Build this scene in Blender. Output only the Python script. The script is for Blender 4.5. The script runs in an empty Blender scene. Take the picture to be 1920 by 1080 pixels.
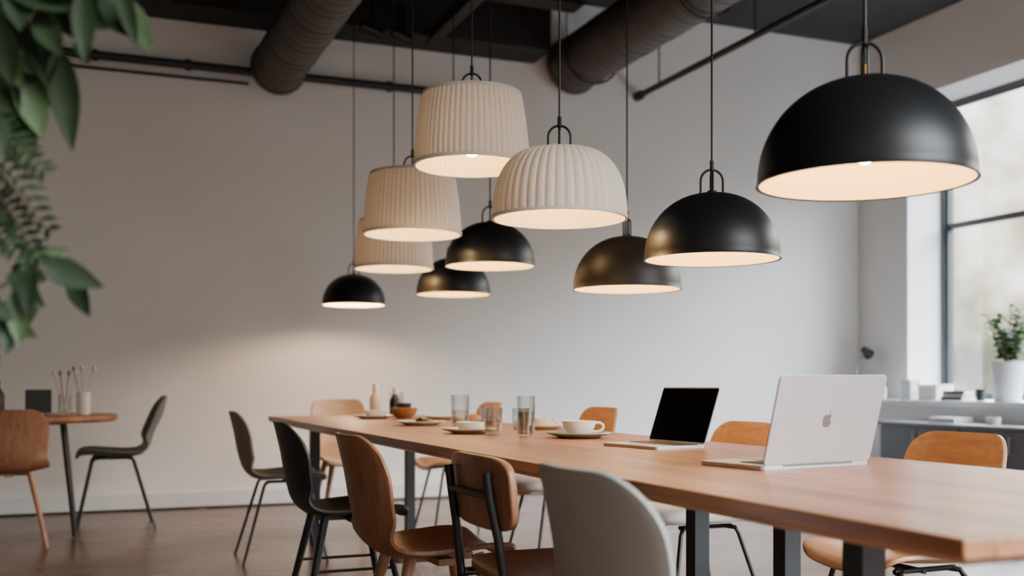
import bpy, math, random
from mathutils import Vector, Matrix
random.seed(7)
S = bpy.context.scene
COL = S.collection
pi = math.pi

# ------------------------------------------------------------------ materials
def lin(c):
    return tuple(((x/255)/12.92 if x/255 <= .04045 else ((x/255+.055)/1.055)**2.4) for x in c)

def base_mat(name):
    m = bpy.data.materials.new(name); m.use_nodes = True
    nt = m.node_tree
    return m, nt, nt.nodes['Principled BSDF']

def plain(name, rgb, rough=.5, metal=0., var=.06, scale=6., bump=.0, bscale=80., spec=.5, coat=0.):
    m, nt, b = base_mat(name)
    c = lin(rgb)
    tc = nt.nodes.new('ShaderNodeTexCoord')
    n = nt.nodes.new('ShaderNodeTexNoise'); n.inputs['Scale'].default_value = scale
    n.inputs['Detail'].default_value = 4
    nt.links.new(tc.outputs['Object'], n.inputs['Vector'])
    r = nt.nodes.new('ShaderNodeValToRGB')
    r.color_ramp.elements[0].position = .3; r.color_ramp.elements[1].position = .7
    r.color_ramp.elements[0].color = (*[x*(1-var) for x in c], 1)
    r.color_ramp.elements[1].color = (*[min(1, x*(1+var)) for x in c], 1)
    nt.links.new(n.outputs['Fac'], r.inputs['Fac'])
    nt.links.new(r.outputs['Color'], b.inputs['Base Color'])
    b.inputs['Roughness'].default_value = rough
    b.inputs['Metallic'].default_value = metal
    b.inputs['Specular IOR Level'].default_value = spec
    b.inputs['Coat Weight'].default_value = coat
    if bump > 0:
        n2 = nt.nodes.new('ShaderNodeTexNoise'); n2.inputs['Scale'].default_value = bscale
        nt.links.new(tc.outputs['Object'], n2.inputs['Vector'])
        bp = nt.nodes.new('ShaderNodeBump'); bp.inputs['Strength'].default_value = bump
        bp.inputs['Distance'].default_value = .01
        nt.links.new(n2.outputs['Fac'], bp.inputs['Height'])
        nt.links.new(bp.outputs['Normal'], b.inputs['Normal'])
    return m

def wood(name, c1, c2, stretch=(12, 1.2, 12), rough=.4, scale=2.5, bump=.05):
    m, nt, b = base_mat(name)
    tc = nt.nodes.new('ShaderNodeTexCoord'); mp = nt.nodes.new('ShaderNodeMapping')
    mp.inputs['Scale'].default_value = stretch
    nt.links.new(tc.outputs['Object'], mp.inputs['Vector'])
    n = nt.nodes.new('ShaderNodeTexNoise'); n.inputs['Scale'].default_value = scale
    n.inputs['Detail'].default_value = 8; n.inputs['Distortion'].default_value = 1.2
    nt.links.new(mp.outputs['Vector'], n.inputs['Vector'])
    r = nt.nodes.new('ShaderNodeValToRGB')
    r.color_ramp.elements[0].position = .3; r.color_ramp.elements[1].position = .72
    r.color_ramp.elements[0].color = (*lin(c1), 1); r.color_ramp.elements[1].color = (*lin(c2), 1)
    nt.links.new(n.outputs['Fac'], r.inputs['Fac'])
    nt.links.new(r.outputs['Color'], b.inputs['Base Color'])
    b.inputs['Roughness'].default_value = rough
    bp = nt.nodes.new('ShaderNodeBump'); bp.inputs['Strength'].default_value = bump
    bp.inputs['Distance'].default_value = .005
    nt.links.new(n.outputs['Fac'], bp.inputs['Height']); nt.links.new(bp.outputs['Normal'], b.inputs['Normal'])
    return m

def planks(name, c1, c2, mortar, pw, ph, rotz, rough, grain=(1.2, 14, 10), dark=.65, msize=.004, rvar=.1):
    m, nt, b = base_mat(name)
    tc = nt.nodes.new('ShaderNodeTexCoord'); mp = nt.nodes.new('ShaderNodeMapping')
    mp.inputs['Rotation'].default_value = (0, 0, rotz)
    nt.links.new(tc.outputs['Object'], mp.inputs['Vector'])
    br = nt.nodes.new('ShaderNodeTexBrick')
    br.inputs['Color1'].default_value = (*lin(c1), 1); br.inputs['Color2'].default_value = (*lin(c2), 1)
    br.inputs['Mortar'].default_value = (*lin(mortar), 1)
    br.inputs['Scale'].default_value = 1; br.inputs['Mortar Size'].default_value = msize
    br.inputs['Brick Width'].default_value = pw; br.inputs['Row Height'].default_value = ph
    br.inputs['Mortar Smooth'].default_value = .3
    nt.links.new(mp.outputs['Vector'], br.inputs['Vector'])
    m2 = nt.nodes.new('ShaderNodeMapping'); m2.inputs['Scale'].default_value = grain
    nt.links.new(mp.outputs['Vector'], m2.inputs['Vector'])
    n = nt.nodes.new('ShaderNodeTexNoise'); n.inputs['Scale'].default_value = 2.2
    n.inputs['Detail'].default_value = 9; n.inputs['Distortion'].default_value = 1.0
    nt.links.new(m2.outputs['Vector'], n.inputs['Vector'])
    r = nt.nodes.new('ShaderNodeValToRGB')
    r.color_ramp.elements[0].position = .3; r.color_ramp.elements[1].position = .7
    r.color_ramp.elements[0].color = (dark, dark*.95, dark*.9, 1); r.color_ramp.elements[1].color = (1.1, 1.1, 1.1, 1)
    nt.links.new(n.outputs['Fac'], r.inputs['Fac'])
    mx = nt.nodes.new('ShaderNodeMixRGB'); mx.blend_type = 'MULTIPLY'; mx.inputs['Fac'].default_value = 1
    nt.links.new(br.outputs['Color'], mx.inputs['Color1']); nt.links.new(r.outputs['Color'], mx.inputs['Color2'])
    nt.links.new(mx.outputs['Color'], b.inputs['Base Color'])
    n3 = nt.nodes.new('ShaderNodeTexNoise'); n3.inputs['Scale'].default_value = 1.3
    nt.links.new(tc.outputs['Object'], n3.inputs['Vector'])
    mr = nt.nodes.new('ShaderNodeMapRange')
    mr.inputs['To Min'].default_value = rough-rvar; mr.inputs['To Max'].default_value = rough+rvar
    nt.links.new(n3.outputs['Fac'], mr.inputs['Value']); nt.links.new(mr.outputs['Result'], b.inputs['Roughness'])
    bp = nt.nodes.new('ShaderNodeBump'); bp.inputs['Strength'].default_value = .08; bp.inputs['Distance'].default_value = .004
    nt.links.new(n.outputs['Fac'], bp.inputs['Height']); nt.links.new(bp.outputs['Normal'], b.inputs['Normal'])
    return m

def emit(name, rgb, strength):
    m, nt, b = base_mat(name)
    nt.nodes.remove(b)
    e = nt.nodes.new('ShaderNodeEmission'); e.inputs['Color'].default_value = (*rgb, 1)
    e.inputs['Strength'].default_value = strength
    nt.links.new(e.outputs[0], nt.nodes['Material Output'].inputs['Surface'])
    return m

def glassy(name, tint=(1, 1, 1), refl=.12):
    m, nt, b = base_mat(name); nt.nodes.remove(b)
    t = nt.nodes.new('ShaderNodeBsdfTransparent'); t.inputs['Color'].default_value = (*tint, 1)
    g = nt.nodes.new('ShaderNodeBsdfGlossy'); g.inputs['Roughness'].default_value = .04
    lw = nt.nodes.new('ShaderNodeLayerWeight'); lw.inputs['Blend'].default_value = .35
    mr = nt.nodes.new('ShaderNodeMapRange'); mr.inputs['To Min'].default_value = refl*.5; mr.inputs['To Max'].default_value = .7
    nt.links.new(lw.outputs['Facing'], mr.inputs['Value'])
    mx = nt.nodes.new('ShaderNodeMixShader')
    nt.links.new(mr.outputs['Result'], mx.inputs['Fac'])
    nt.links.new(t.outputs[0], mx.inputs[1]); nt.links.new(g.outputs[0], mx.inputs[2])
    nt.links.new(mx.outputs[0], nt.nodes['Material Output'].inputs['Surface'])
    return m

def fabric(name, rgb, transl=.3):
    m, nt, b = base_mat(name)
    b.inputs['Base Color'].default_value = (*lin(rgb), 1); b.inputs['Roughness'].default_value = .9
    b.inputs['Specular IOR Level'].default_value = .1
    tc = nt.nodes.new('ShaderNodeTexCoord')
    n = nt.nodes.new('ShaderNodeTexNoise'); n.inputs['Scale'].default_value = 350
    nt.links.new(tc.outputs['Object'], n.inputs['Vector'])
    bp = nt.nodes.new('ShaderNodeBump'); bp.inputs['Strength'].default_value = .15; bp.inputs['Distance'].default_value = .002
    nt.links.new(n.outputs['Fac'], bp.inputs['Height']); nt.links.new(bp.outputs['Normal'], b.inputs['Normal'])
    t = nt.nodes.new('ShaderNodeBsdfTranslucent'); t.inputs['Color'].default_value = (.82, .80, .78, 1)
    mx = nt.nodes.new('ShaderNodeMixShader'); mx.inputs['Fac'].default_value = transl
    nt.links.new(b.outputs[0], mx.inputs[1]); nt.links.new(t.outputs[0], mx.inputs[2])
    nt.links.new(mx.outputs[0], nt.nodes['Material Output'].inputs['Surface'])
    return m

M = {}
M['wall'] = plain('plaster', (238, 237, 235), .9, var=.02, scale=1.5, bump=.05, bscale=60, spec=.2)
M['wall_dark'] = plain('low_bounce_plaster', (70, 67, 64), .9, var=.08, scale=1.5, bump=.05, bscale=60, spec=.2)  # invented dark tone for the unseen left wall, cuts its bounce light
M['ceil'] = plain('dark_ceiling', (50, 50, 51), .8, var=.25, scale=2.)
M['beam'] = plain('dark_beam', (36, 35, 34), .7, var=.2, scale=3.)
M['duct'] = plain('duct_metal', (80, 75, 71), .5, metal=.2, var=.15, scale=4.)
M['pipe'] = plain('dark_pipe', (46, 45, 45), .5, metal=.2, var=.1)
M['floor'] = planks('floor_planks', (128, 94, 70), (102, 75, 56), (52, 38, 30), 1.1, .13, 0, .27, dark=.58)
M['table'] = planks('table_planks', (188, 130, 90), (158, 104, 70), (118, 76, 50), 1.5, .085, pi/2, .34, dark=.54, msize=.0012, rvar=.06)
M['steel'] = plain('table_steel', (44, 46, 48), .5, metal=.2)
M['black_paint'] = plain('black_lamp_paint', (24, 25, 26), .42, var=.05, spec=.35)
M['highlit_black_paint'] = plain('highlit_black_lamp_paint', (44, 38, 34), .46, var=.05, spec=.4)  # black lamp paint with the warm highlight put into its colour
M['lining'] = plain('cream_lining', (252, 229, 186), .7, var=.02)
M['fabric'] = fabric('pleated_fabric', (242, 239, 235), .19)
M['fabric_in'] = fabric('pleated_lining', (250, 230, 194), .15)
M['wire'] = plain('black_wire', (28, 28, 28), .4, metal=.3)
M['brass'] = plain('brass', (190, 140, 80), .3, metal=1)
M['bulb'] = emit('bulb_glow', (1, .70, .35), 145)
M['bulb_strong'] = emit('bulb_glow_strong', (1, .70, .44), 700)
M['wood_walnut'] = wood('walnut_ply', (118, 78, 55), (154, 106, 77), (14, 14, 1.4), .42)
M['wood_oak'] = wood('oak_ply', (176, 124, 82), (202, 150, 106), (14, 1.6, 14), .42)
M['wood_pale'] = wood('pale_ply', (204, 160, 124), (224, 184, 148), (14, 1.6, 14), .45)
M['leg_wood'] = wood('leg_wood', (144, 98, 70), (174, 126, 92), (20, 20, 1.5), .45)
M['taupe'] = plain('taupe_plastic', (146, 136, 124), .5, var=.03)
M['black_pl'] = plain('black_plastic', (28, 30, 32), .45, var=.04)
M['grey_pl'] = plain('grey_plastic', (144, 142, 138), .5, var=.03)
M['green_pl'] = plain('green_grey_plastic', (70, 74, 72), .5, var=.04)
M['cream'] = plain('cream_upholstery', (222, 216, 208), .8, var=.03, bump=.1, bscale=300)
M['alu'] = plain('aluminium', (206, 206, 210), .4, metal=.5, var=.01)
M['alu_dark'] = plain('emblem_grey', (132, 132, 137), .3, metal=.5, var=.01)
M['screen'] = plain('dark_screen', (8, 8, 9), .12, var=0.0)
M['keys'] = plain('keys', (26, 26, 28), .5)
M['ceramic'] = plain('ceramic', (232, 226, 216), .25, var=.02)
M['ceramic_g'] = plain('grey_ceramic', (150, 146, 140), .3, var=.05)
M['stone_w'] = plain('stoneware', (212, 202, 188), .4, var=.05)
M['glass'] = glassy('clear_glass', (.96, .97, .97))
M['water'] = glassy('drink', (.93, .87, .78), .05)
M['amber'] = plain('brown_food', (150, 98, 58), .6, var=.2, scale=40)
M['white'] = plain('white_paint', (228, 228, 228), .5, var=.02)
M['frame'] = plain('window_frame_grey', (66, 68, 72), .5, var=.05)
M['cab'] = plain('blue_grey_cabinet', (98, 108, 120), .5, var=.04)
M['cabtop'] = plain('dark_worktop', (120, 124, 130), .4, var=.05)
M['leafdark'] = plain('dark_leaf', (32, 46, 27), .5, var=.4, scale=14, spec=.3)
M['leafmid'] = plain('mid_leaf', (56, 72, 42), .55, var=.35, scale=14, spec=.3)
M['leaflight'] = plain('light_leaf', (104, 126, 84), .55, var=.35, scale=14)
M['stem'] = plain('stem', (70, 60, 40), .7, var=.2)
M['soil'] = plain('soil', (50, 38, 30), .95, var=.3, scale=60)
M['pot'] = plain('white_grey_pot', (206, 206, 206), .5, var=.03)
M['terra'] = plain('dark_clay', (90, 80, 74), .7, var=.1)
M['paper1'] = plain('paper_white', (220, 216, 208), .8)
M['book1'] = plain('book_slate', (70, 76, 84), .7)
M['book2'] = plain('book_sand', (176, 160, 138), .7)

# ------------------------------------------------------------------ mesh builder
class MB:
    def __init__(s): s.v = []; s.f = []; s.m = []
    def add(s, vs, fs, mi=0):
        o = len(s.v); s.v += [tuple(v) for v in vs]
        s.f += [tuple(i+o for i in f) for f in fs]; s.m += [mi]*len(fs); return s
    def box(s, c, d, mi=0, rz=0.):
        cx, cy, cz = c; x, y, z = d[0]/2, d[1]/2, d[2]/2
        co, si = math.cos(rz), math.sin(rz)
        vs = [(cx+a*x*co-b*y*si, cy+a*x*si+b*y*co, cz+e*z) for a in (-1, 1) for b in (-1, 1) for e in (-1, 1)]
        return s.add(vs, [(0, 1, 3, 2), (4, 6, 7, 5), (0, 4, 5, 1), (2, 3, 7, 6), (0, 2, 6, 4), (1, 5, 7, 3)], mi)
    def span(s, a, b, mi=0):
        return s.box([(a[i]+b[i])/2 for i in range(3)], [abs(b[i]-a[i]) for i in range(3)], mi)
    def lathe(s, prof, seg=32, c=(0, 0, 0), fn=None, mi=0, closed=False):
        vs = []; n = len(prof)
        for (r, z) in prof:
            for k in range(seg):
                p = 2*pi*k/seg; rr = fn(p, r, z) if fn else r
                vs.append((c[0]+rr*math.cos(p), c[1]+rr*math.sin(p), c[2]+z))
        fs = []
        for i in range(n if closed else n-1):
            j = (i+1) % n
            for k in range(seg):
                k2 = (k+1) % seg
                fs.append((i*seg+k, i*seg+k2, j*seg+k2, j*seg+k))
        return s.add(vs, fs, mi)
    def tube(s, path, rad, seg=10, mi=0, cap=True, closed=False):
        P = [Vector(p) for p in path]; n = len(P)
        R = rad if isinstance(rad, (list, tuple)) else [rad]*n
        T = []
        for i in range(n):
            if closed: t = P[(i+1) % n]-P[i-1]
            else: t = P[min(i+1, n-1)]-P[max(i-1, 0)]
            T.append(t.normalized())
        a = Vector((0, 0, 1)) if abs(T[0].z) < .9 else Vector((1, 0, 0))
        N = (a-T[0]*a.dot(T[0])).normalized()
        vs = []
        for i in range(n):
            N = (N-T[i]*N.dot(T[i])).normalized(); B = T[i].cross(N)
            for k in range(seg):
                q = 2*pi*k/seg
                vs.append(P[i]+(N*math.cos(q)+B*math.sin(q))*R[i])
        fs = []
        for i in range(n if closed else n-1):
            j = (i+1) % n
            for k in range(seg):
                k2 = (k+1) % seg
                fs.append((i*seg+k, i*seg+k2, j*seg+k2, j*seg+k))
        if cap and not closed:
            fs.append(tuple(range(seg-1, -1, -1))); fs.append(tuple((n-1)*seg+k for k in range(seg)))
        return s.add(vs, fs, mi)
    def obj(s, name, mats, parent=None, loc=None, rot=None, angle=35, bevel=0., label=None):
        me = bpy.data.meshes.new(name); me.from_pydata(s.v, [], s.f)
        for m in (mats if isinstance(mats, (list, tuple)) else [mats]): me.materials.append(m)
        for p, mi in zip(me.polygons, s.m): p.material_index = mi; p.use_smooth = True
        me.update()
        import bmesh
        bm = bmesh.new(); bm.from_mesh(me); bmesh.ops.recalc_face_normals(bm, faces=bm.faces); bm.to_mesh(me); bm.free()
        me.set_sharp_from_angle(angle=math.radians(angle))
        o = bpy.data.objects.new(name, me); COL.objects.link(o)
        if parent: o.parent = parent
        if loc: o.location = loc
        if rot: o.rotation_euler = rot
        if bevel > 0:
            b = o.modifiers.new('bev', 'BEVEL'); b.width = bevel; b.segments = 2; b.limit_method = 'ANGLE'
        if label: o['label'] = label
        return o

def root(name, loc, rz=0, label='', cat='', group=None, scale=1):
    e = bpy.data.objects.new(name, None); COL.objects.link(e)
    e.empty_display_size = .1
    e.location = loc; e.rotation_euler = (0, 0, rz); e.scale = (scale,)*3
    e['label'] = label; e['category'] = cat
    if group: e['group'] = group
    return e

def tag(o, label, cat, group=None):
    o['label'] = label; o['category'] = cat
    if group: o['group'] = group
    return o

def struct(o): o['kind'] = 'structure'; return o

def catmull(pts, n):
    P = [Vector(p) for p in pts]; P = [2*P[0]-P[1]]+P+[2*P[-1]-P[-2]]
    out = []; segs = len(P)-3
    for i in range(n):
        t = i/(n-1)*segs; k = min(int(t), segs-1); f = t-k
        a, b, c, d = P[k:k+4]
        out.append(.5*((2*b)+(c-a)*f+(2*a-5*b+4*c-d)*f*f+(-a+3*b-3*c+d)*f**3))
    return out

# ------------------------------------------------------------------ room shell
YB = 8.4; XR = 7.06; ZC = 4.25; XL = -3.0; YF = -2.5
struct(MB().span((XL-.2, YF, -.1), (XR+.5, YB+.2, 0)).obj('floor', M['floor']))
struct(MB().span((XL-.2, YF, ZC), (XR+.5, YB+.2, ZC+.15)).obj('ceiling', M['ceil']))
struct(MB().span((XL-.2, YB, 0), (XR+.5, YB+.2, ZC)).obj('wall_back', M['wall']))
struct(MB().span((XL-.2, YF, 0), (XL, YB, ZC)).obj('wall_left', M['wall_dark']))  # out of view, darkened to dim the left of the room
WY0, WY1, WZ0, WZ1 = 2.2, 7.73, .8, 3.56
w = MB()
w.span((XR, YF, 0), (XR+.5, YB, WZ0-.05))
w.span((XR, YF, WZ1), (XR+.5, YB, ZC))
w.span((XR, YF, WZ0-.05), (XR+.5, WY0, WZ1))  # unseen solid stretch added to keep daylight off the left side
w.span((XR, WY1, WZ0-.05), (XR+.5, YB, WZ1))
struct(w.obj('wall_right', M['wall']))
struct(MB().span((XL, YB-.015, 0), (XR, YB, .13)).obj('baseboard_back', M['white'], bevel=.004))
struct(MB().span((XL, YB-.03, 0), (XR, YB-.015, .015)).obj('trim_1', M['beam']))
# window frames
n = 2; uw = (WY1-WY0)/n
for i in range(n):
    a = WY1-uw*(i+1); b = WY1-uw*i
    f = MB(); x0, x1 = XR+.42, XR+.49; t = .06
    f.span((x0, a, WZ0), (x1, a+t, WZ1)); f.span((x0, b-t, WZ0), (x1, b, WZ1))
    f.span((x0, a+t, WZ0), (x1, b-t, WZ0+t)); f.span((x0, a+t, WZ1-t), (x1, b-t, WZ1))
    f.span((x0+.01, a+t, 2.38), (x1-.01, b-t, 2.43))
    f.span((x0-.03, b-t*.6, WZ0), (x0, b, WZ1))
    f.span((x0+.03, a+t, WZ0+t), (x0+.034, b-t, 2.38), 1)
    f.span((x0+.03, a+t, 2.43), (x0+.034, b-t, WZ1-t), 1)
    struct(f.obj('window_%d' % (i+1), [M['frame'], glassy('window_glass_%d' % i, (.98, .98, .98), .02)]))
# window ledge with apron
l = MB(); l.span((6.74, WY0, .75), (XR+.42, WY1-.0, .8)); l.span((6.74, WY1, .75), (XR, YB, .8))
l.span((6.8, WY0, .0), (XR, YB-.03, .75))
struct(l.obj('trim_2', M['white'], bevel=.004))

# ------------------------------------------------------------------ ceiling beams, ducts, pipes
def beam(a, b, lab, name='ceiling_beam'):
    return tag(MB().span(a, b).obj(name, M['beam'], bevel=.01), lab, 'beam', 'dark ceiling beams')
def ibeam_x(x0, x1, y, z0, z1, wd):
    m = MB(); m.span((x0, y-wd/2, z0), (x1, y+wd/2, z0+.03)); m.span((x0, y-wd/2, z1-.03), (x1, y+wd/2, z1))
    m.span((x0, y-.012, z0+.03), (x1, y+.012, z1-.03))
    return tag(m.obj('ceiling_beam', M['beam']), 'dark painted steel beam running across under the ceiling', 'beam', 'dark ceiling beams')
beam((XL, 8.02, 3.68), (3.6, YB, ZC), 'deep dark beam running along the top of the wall')
ibeam_x(XL, 3.6, 7.5, 3.86, ZC, .2)
ibeam_x(XL, 3.6, 6.7, 3.7, ZC, .16)
def ibeam_y(x, y0, y1, z0, z1, wd):
    m = MB(); m.span((x-wd/2, y0, z0), (x+wd/2, y1, z0+.025)); m.span((x-wd/2, y0, z1-.025), (x+wd/2, y1, z1))
    m.span((x-.01, y0, z0+.025), (x+.01, y1, z1-.025))
    return tag(m.obj('ceiling_beam', M['beam']), 'dark painted steel joist under the ceiling', 'beam', 'dark ceiling beams')
ibeam_y(.55, 6.79, 8.01, 3.62, 3.72, .09)
ibeam_y(2.55, 6.79, 8.01, 3.6, 3.7, .09)

def duct(path, r, lab):
    P = []
    for i in range(len(path)-1):
        a, b = Vector(path[i]), Vector(path[i+1]); k = max(1, int((b-a).length/.012))
        for j in range(k): P.append(a.lerp(b, j/k))
    P.append(Vector(path[-1]))
    R = []; L = 0
    for i, p in enumerate(P):
        if i: L += (p-P[i-1]).length
        q = (L % .105)/.105
        R.append(r+(.008*math.sin(q/.16*pi) if q < .16 else 0)+(.015 if L < .05 else 0))
    m = MB(); m.tube(P, R, 40)
    o = m.obj('air_duct', M['duct'], angle=60)
    return tag(o, lab, 'air duct', 'ribbed round air ducts')
arc = [(1.40, 6.0-.3*math.sin(a*pi/12), 3.35+.3*(1-math.cos(a*pi/12))) for a in range(0, 7)]
duct([(1.40, 8.2, 3.35)]+arc+[(1.40, 5.7, ZC-.005)], .19, 'dark ribbed round air duct hanging under the beams')
duct([(3.92, 8.3, 3.67), (3.92, .2, 3.67)], .225, 'large dark ribbed round air duct under the ceiling')
for y in (7.9, 6.2, 4.5):
    m = MB(); m.tube([(3.92+.25*math.sin(a*pi/12), y, 3.67-.25*math.cos(a*pi/12)) for a in range(-7, 8)], .01, 6)
    m.tube([(3.92-.24, y, 3.71), (3.92-.24, y, ZC)], .006, 6); m.tube([(3.92+.24, y, 3.71), (3.92+.24, y, ZC)], .006, 6)
    tag(m.obj('duct_hanger', M['pipe']), 'thin dark strap holding the round air duct', 'bracket', 'duct hangers')
# pipe along back wall
m = MB(); m.tube([(XL, 8.31, 3.33), (3.3, 8.31, 3.33)], .032, 12)
for x in (-1.2, .1, .75, 2.3, 3.2):
    m.tube([(x, 8.31, 3.33), (x, YB, 3.33)], .012, 8); m.tube([(x-.02, 8.31, 3.33), (x+.02, 8.31, 3.33)], .042, 12)
m.tube([(XL, 8.36, 3.25), (1.2, 8.36, 3.25)], .012, 8)
tag(m.obj('wall_pipe', M['pipe']), 'dark pipe run clamped along the top of the white wall', 'pipe')
m = MB(); m.tube([(4.6, 8.31, 3.5), (4.6, .2, 3.5)], .026, 12)
for y in (8.0, 6.6, 5.2, 3.6, 2): m.tube([(4.6, y, 3.5), (4.6, y, ZC)], .008, 6)
m.tube([(4.6, 8.31, 3.5), (4.6, YB, 3.5)], .04, 12)
tag(m.obj('ceiling_pipe', M['pipe']), 'thin dark pipe hung on rods below the ceiling', 'pipe')
for (x, y) in ((2.05, 7.85), (2.3, 7.9)):
    r_ = root('ceiling_spotlight', (x, y, 3.6), 0, 'small black spotlight fixed under the dark beam', 'spotlight', 'ceiling spotlights')
    MB().tube([(0, 0, .0), (0, 0, .25)], .012, 8).obj('stem', M['wire'], r_)
    MB().tube([(.07, 0, -.02), (-.09, 0, .03)], [.045, .05], 16).obj('spot_head', M['wire'], r_)

# ------------------------------------------------------------------ pendant lamps
def arch(w_, h_, axis=0):
    P = []
    rr = w_
    P.append((-rr, 0, -.02)); P.append((-rr, 0, h_-rr))
    for i in range(1, 12):
        a = pi-pi*i/12; P.append((rr*math.cos(a), 0, h_-rr+rr*math.sin(a)))
    P.append((rr, 0, h_-rr)); P.append((rr, 0, -.02))
    if axis: P = [(y, x, z) for x, y, z in P]
    return P

def pendant(kind, x, y, z, rz, lab, paint='black_paint', R=.225, ferrule=False, bulb='bulb'):
    e = root('pendant_lamp', (x, y, z), rz, lab, 'pendant lamp', 'pendant lamps over the long table')
    th = .004
    if kind == 'dome':
        H = .218
        prof = []
        for i in range(25):
            a = pi/2*i/24
            prof.append((max(.004, R*math.sin(a)**.92), H*max(0, math.cos(a))**.96))
        out = [(r, zz) for r, zz in prof]+[(R+.003, -.006)]
        inn = [(max(.003, r-th), zz-th) for r, zz in prof[:-1]]+[(R-th, -.004)]
        MB().lathe(out, 96).lathe([(R+.003, -.006), (R-th, -.0055)], 96).obj('lamp_shade', M[paint], e, angle=60)
        MB().lathe(inn, 96).obj('inner_lining', M['lining'], e, angle=60)
        top = H
    elif kind == 'pleat_dome':
        H = .235; N = 44; R = R
        def fn(p, r, zz):
            a = .0036*min(1, r/.12); q = abs(math.sin(p*N/2+.2*math.sin(3*p)))
            return r+a*(q**.5*2-1)
        prof = [(.004, H), (.05, H-.001), (.085, H-.006)]
        for i in range(1, 24):
            a = pi/2*i/23
            prof.append((.085+(R-.085)*math.sin(a)**.95, (H-.006)*max(0, math.cos(a))**.85))
        MB().lathe(prof, N*10, fn=fn).obj('lamp_shade', M['fabric'], e, angle=80)
        inn = [(max(.003, r-.005), zz-.005 if zz > .01 else zz) for r, zz in prof]
        MB().lathe(inn, N*10, fn=fn).obj('inner_lining', M['fabric_in'], e, angle=80)
        MB().lathe([(R-.004, .006), (R+.005, .006), (R+.005, -.004), (R-.004, -.004)], 96, closed=True).obj('shade_rim', M['fabric'], e)
        top = H
    else:
        H = .285; N = 60; rt = R*.865
        def fn(p, r, zz):
            if r < rt*.97: return r
            q = abs(math.sin(p*N/2+.3*math.sin(p*3)))
            return r+.0032*(q**.5*2-1)
        prof = [(.004, H), (rt*.6, H), (rt*.94, H-.001), (rt*.985, H-.006), (rt, H-.018)]
        for i in range(1, 14):
            t = i/13; prof.append((rt+(R-rt)*(t**.85)+.004*math.sin(t*pi), (H-.018)*(1-t)))
        MB().lathe(prof, N*8, fn=fn).obj('lamp_shade', M['fabric'], e, angle=80)
        inn = [(max(.003, r-.005), zz-.005 if zz > .01 else zz) for r, zz in prof]
        MB().lathe(inn, N*8, fn=fn).obj('inner_lining', M['fabric_in'], e, angle=80)
        MB().lathe([(R-.005, .009), (R+.005, .009), (R+.006, -.004), (R-.005, -.004)], 96, closed=True).obj('shade_rim', M['fabric'], e)
        MB().lathe([(rt-.008, H-.001), (rt+.001, H-.004), (rt+.004, H-.016), (rt-.004, H-.016)], 96, closed=True).obj('top_trim', M['fabric'], e)
        top = H
    hw = .038; hh = .078
    hd = MB(); hd.tube([(a, b, c+top) for a, b, c in arch(hw, hh)], .0042, 8)
    hd.tube([(a, b, c+top) for a, b, c in arch(hw*.42, hh*.93, 1)], .0034, 8)
    hd.lathe([(.001, top+.008), (.016, top+.007), (.02, top-.004)], 24)
    hd.obj('handle', M['wire'], e)
    cd = MB(); cd.tube([(0, 0, top), (0, 0, ZC-z)], .0036, 8)
    cd.tube([(0, 0, top+hh-.008), (0, 0, top+hh+.03)], .007, 10)
    cd.obj('cord', M['wire'], e)
    if ferrule: MB().tube([(0, 0, top+.008), (0, 0, top+.03)], .0055, 12).obj('ferrule', M['brass'], e, label='small brass ferrule')
    bz = .072; br = .036
    MB().tube([(0, 0, bz+.025), (0, 0, bz+.06), (0, 0, bz+.062), (0, 0, top-.01)], [.014, .016, .02, .02], 16).obj('socket', M['lining'], e)
    MB().lathe([(.001, bz-br)]+[(br*math.sin(a), bz-br*math.cos(a)) for a in [pi*i/12 for i in range(1, 11)]]+[(.012, bz+.04), (.001, bz+.04)], 24).obj('bulb', M[bulb], e)
    return e
def at(d, X): return (d-.3754*X)/.9269
B = 'matte black metal dome pendant with glowing cream interior'
pendant('dome', 1.555, at(2.28, 1.555), 1.382, -.35, 'large matte black dome pendant glowing cream inside above the laptops', ferrule=True)
pendant('dome', 1.96, at(3.57, 1.96), 1.367, -.3, B)
pendant('dome', 2.12, at(4.46, 2.12), 1.345, .9, 'black metal dome pendant with painted-in warm highlight and glowing cream interior', 'highlit_black_paint')
pendant('dome', 1.91, at(5.36, 1.91), 1.54, -.3, B)
pendant('dome', 2.10, at(6.47, 2.10), 1.49, -.2, B)
pendant('dome', 1.83, at(7.69, 1.83), 1.515, -.4, 'matte black metal dome pendant casting a warm pool on the wall', bulb='bulb_strong')
pendant('pleat_dome', 1.50, at(3.60, 1.50), 1.505, -.35, 'white pleated fabric dome pendant with black wire handle')
WD = 'white pleated fabric drum pendant with black wire handle'
pendant('drum', 1.43, at(4.20, 1.43), 1.805, -.35, WD)
pendant('drum', 1.43, at(4.95, 1.43), 1.64, -.35, WD)
pendant('drum', 1.68, at(6.16, 1.68), 1.61, -.35, WD)

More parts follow.
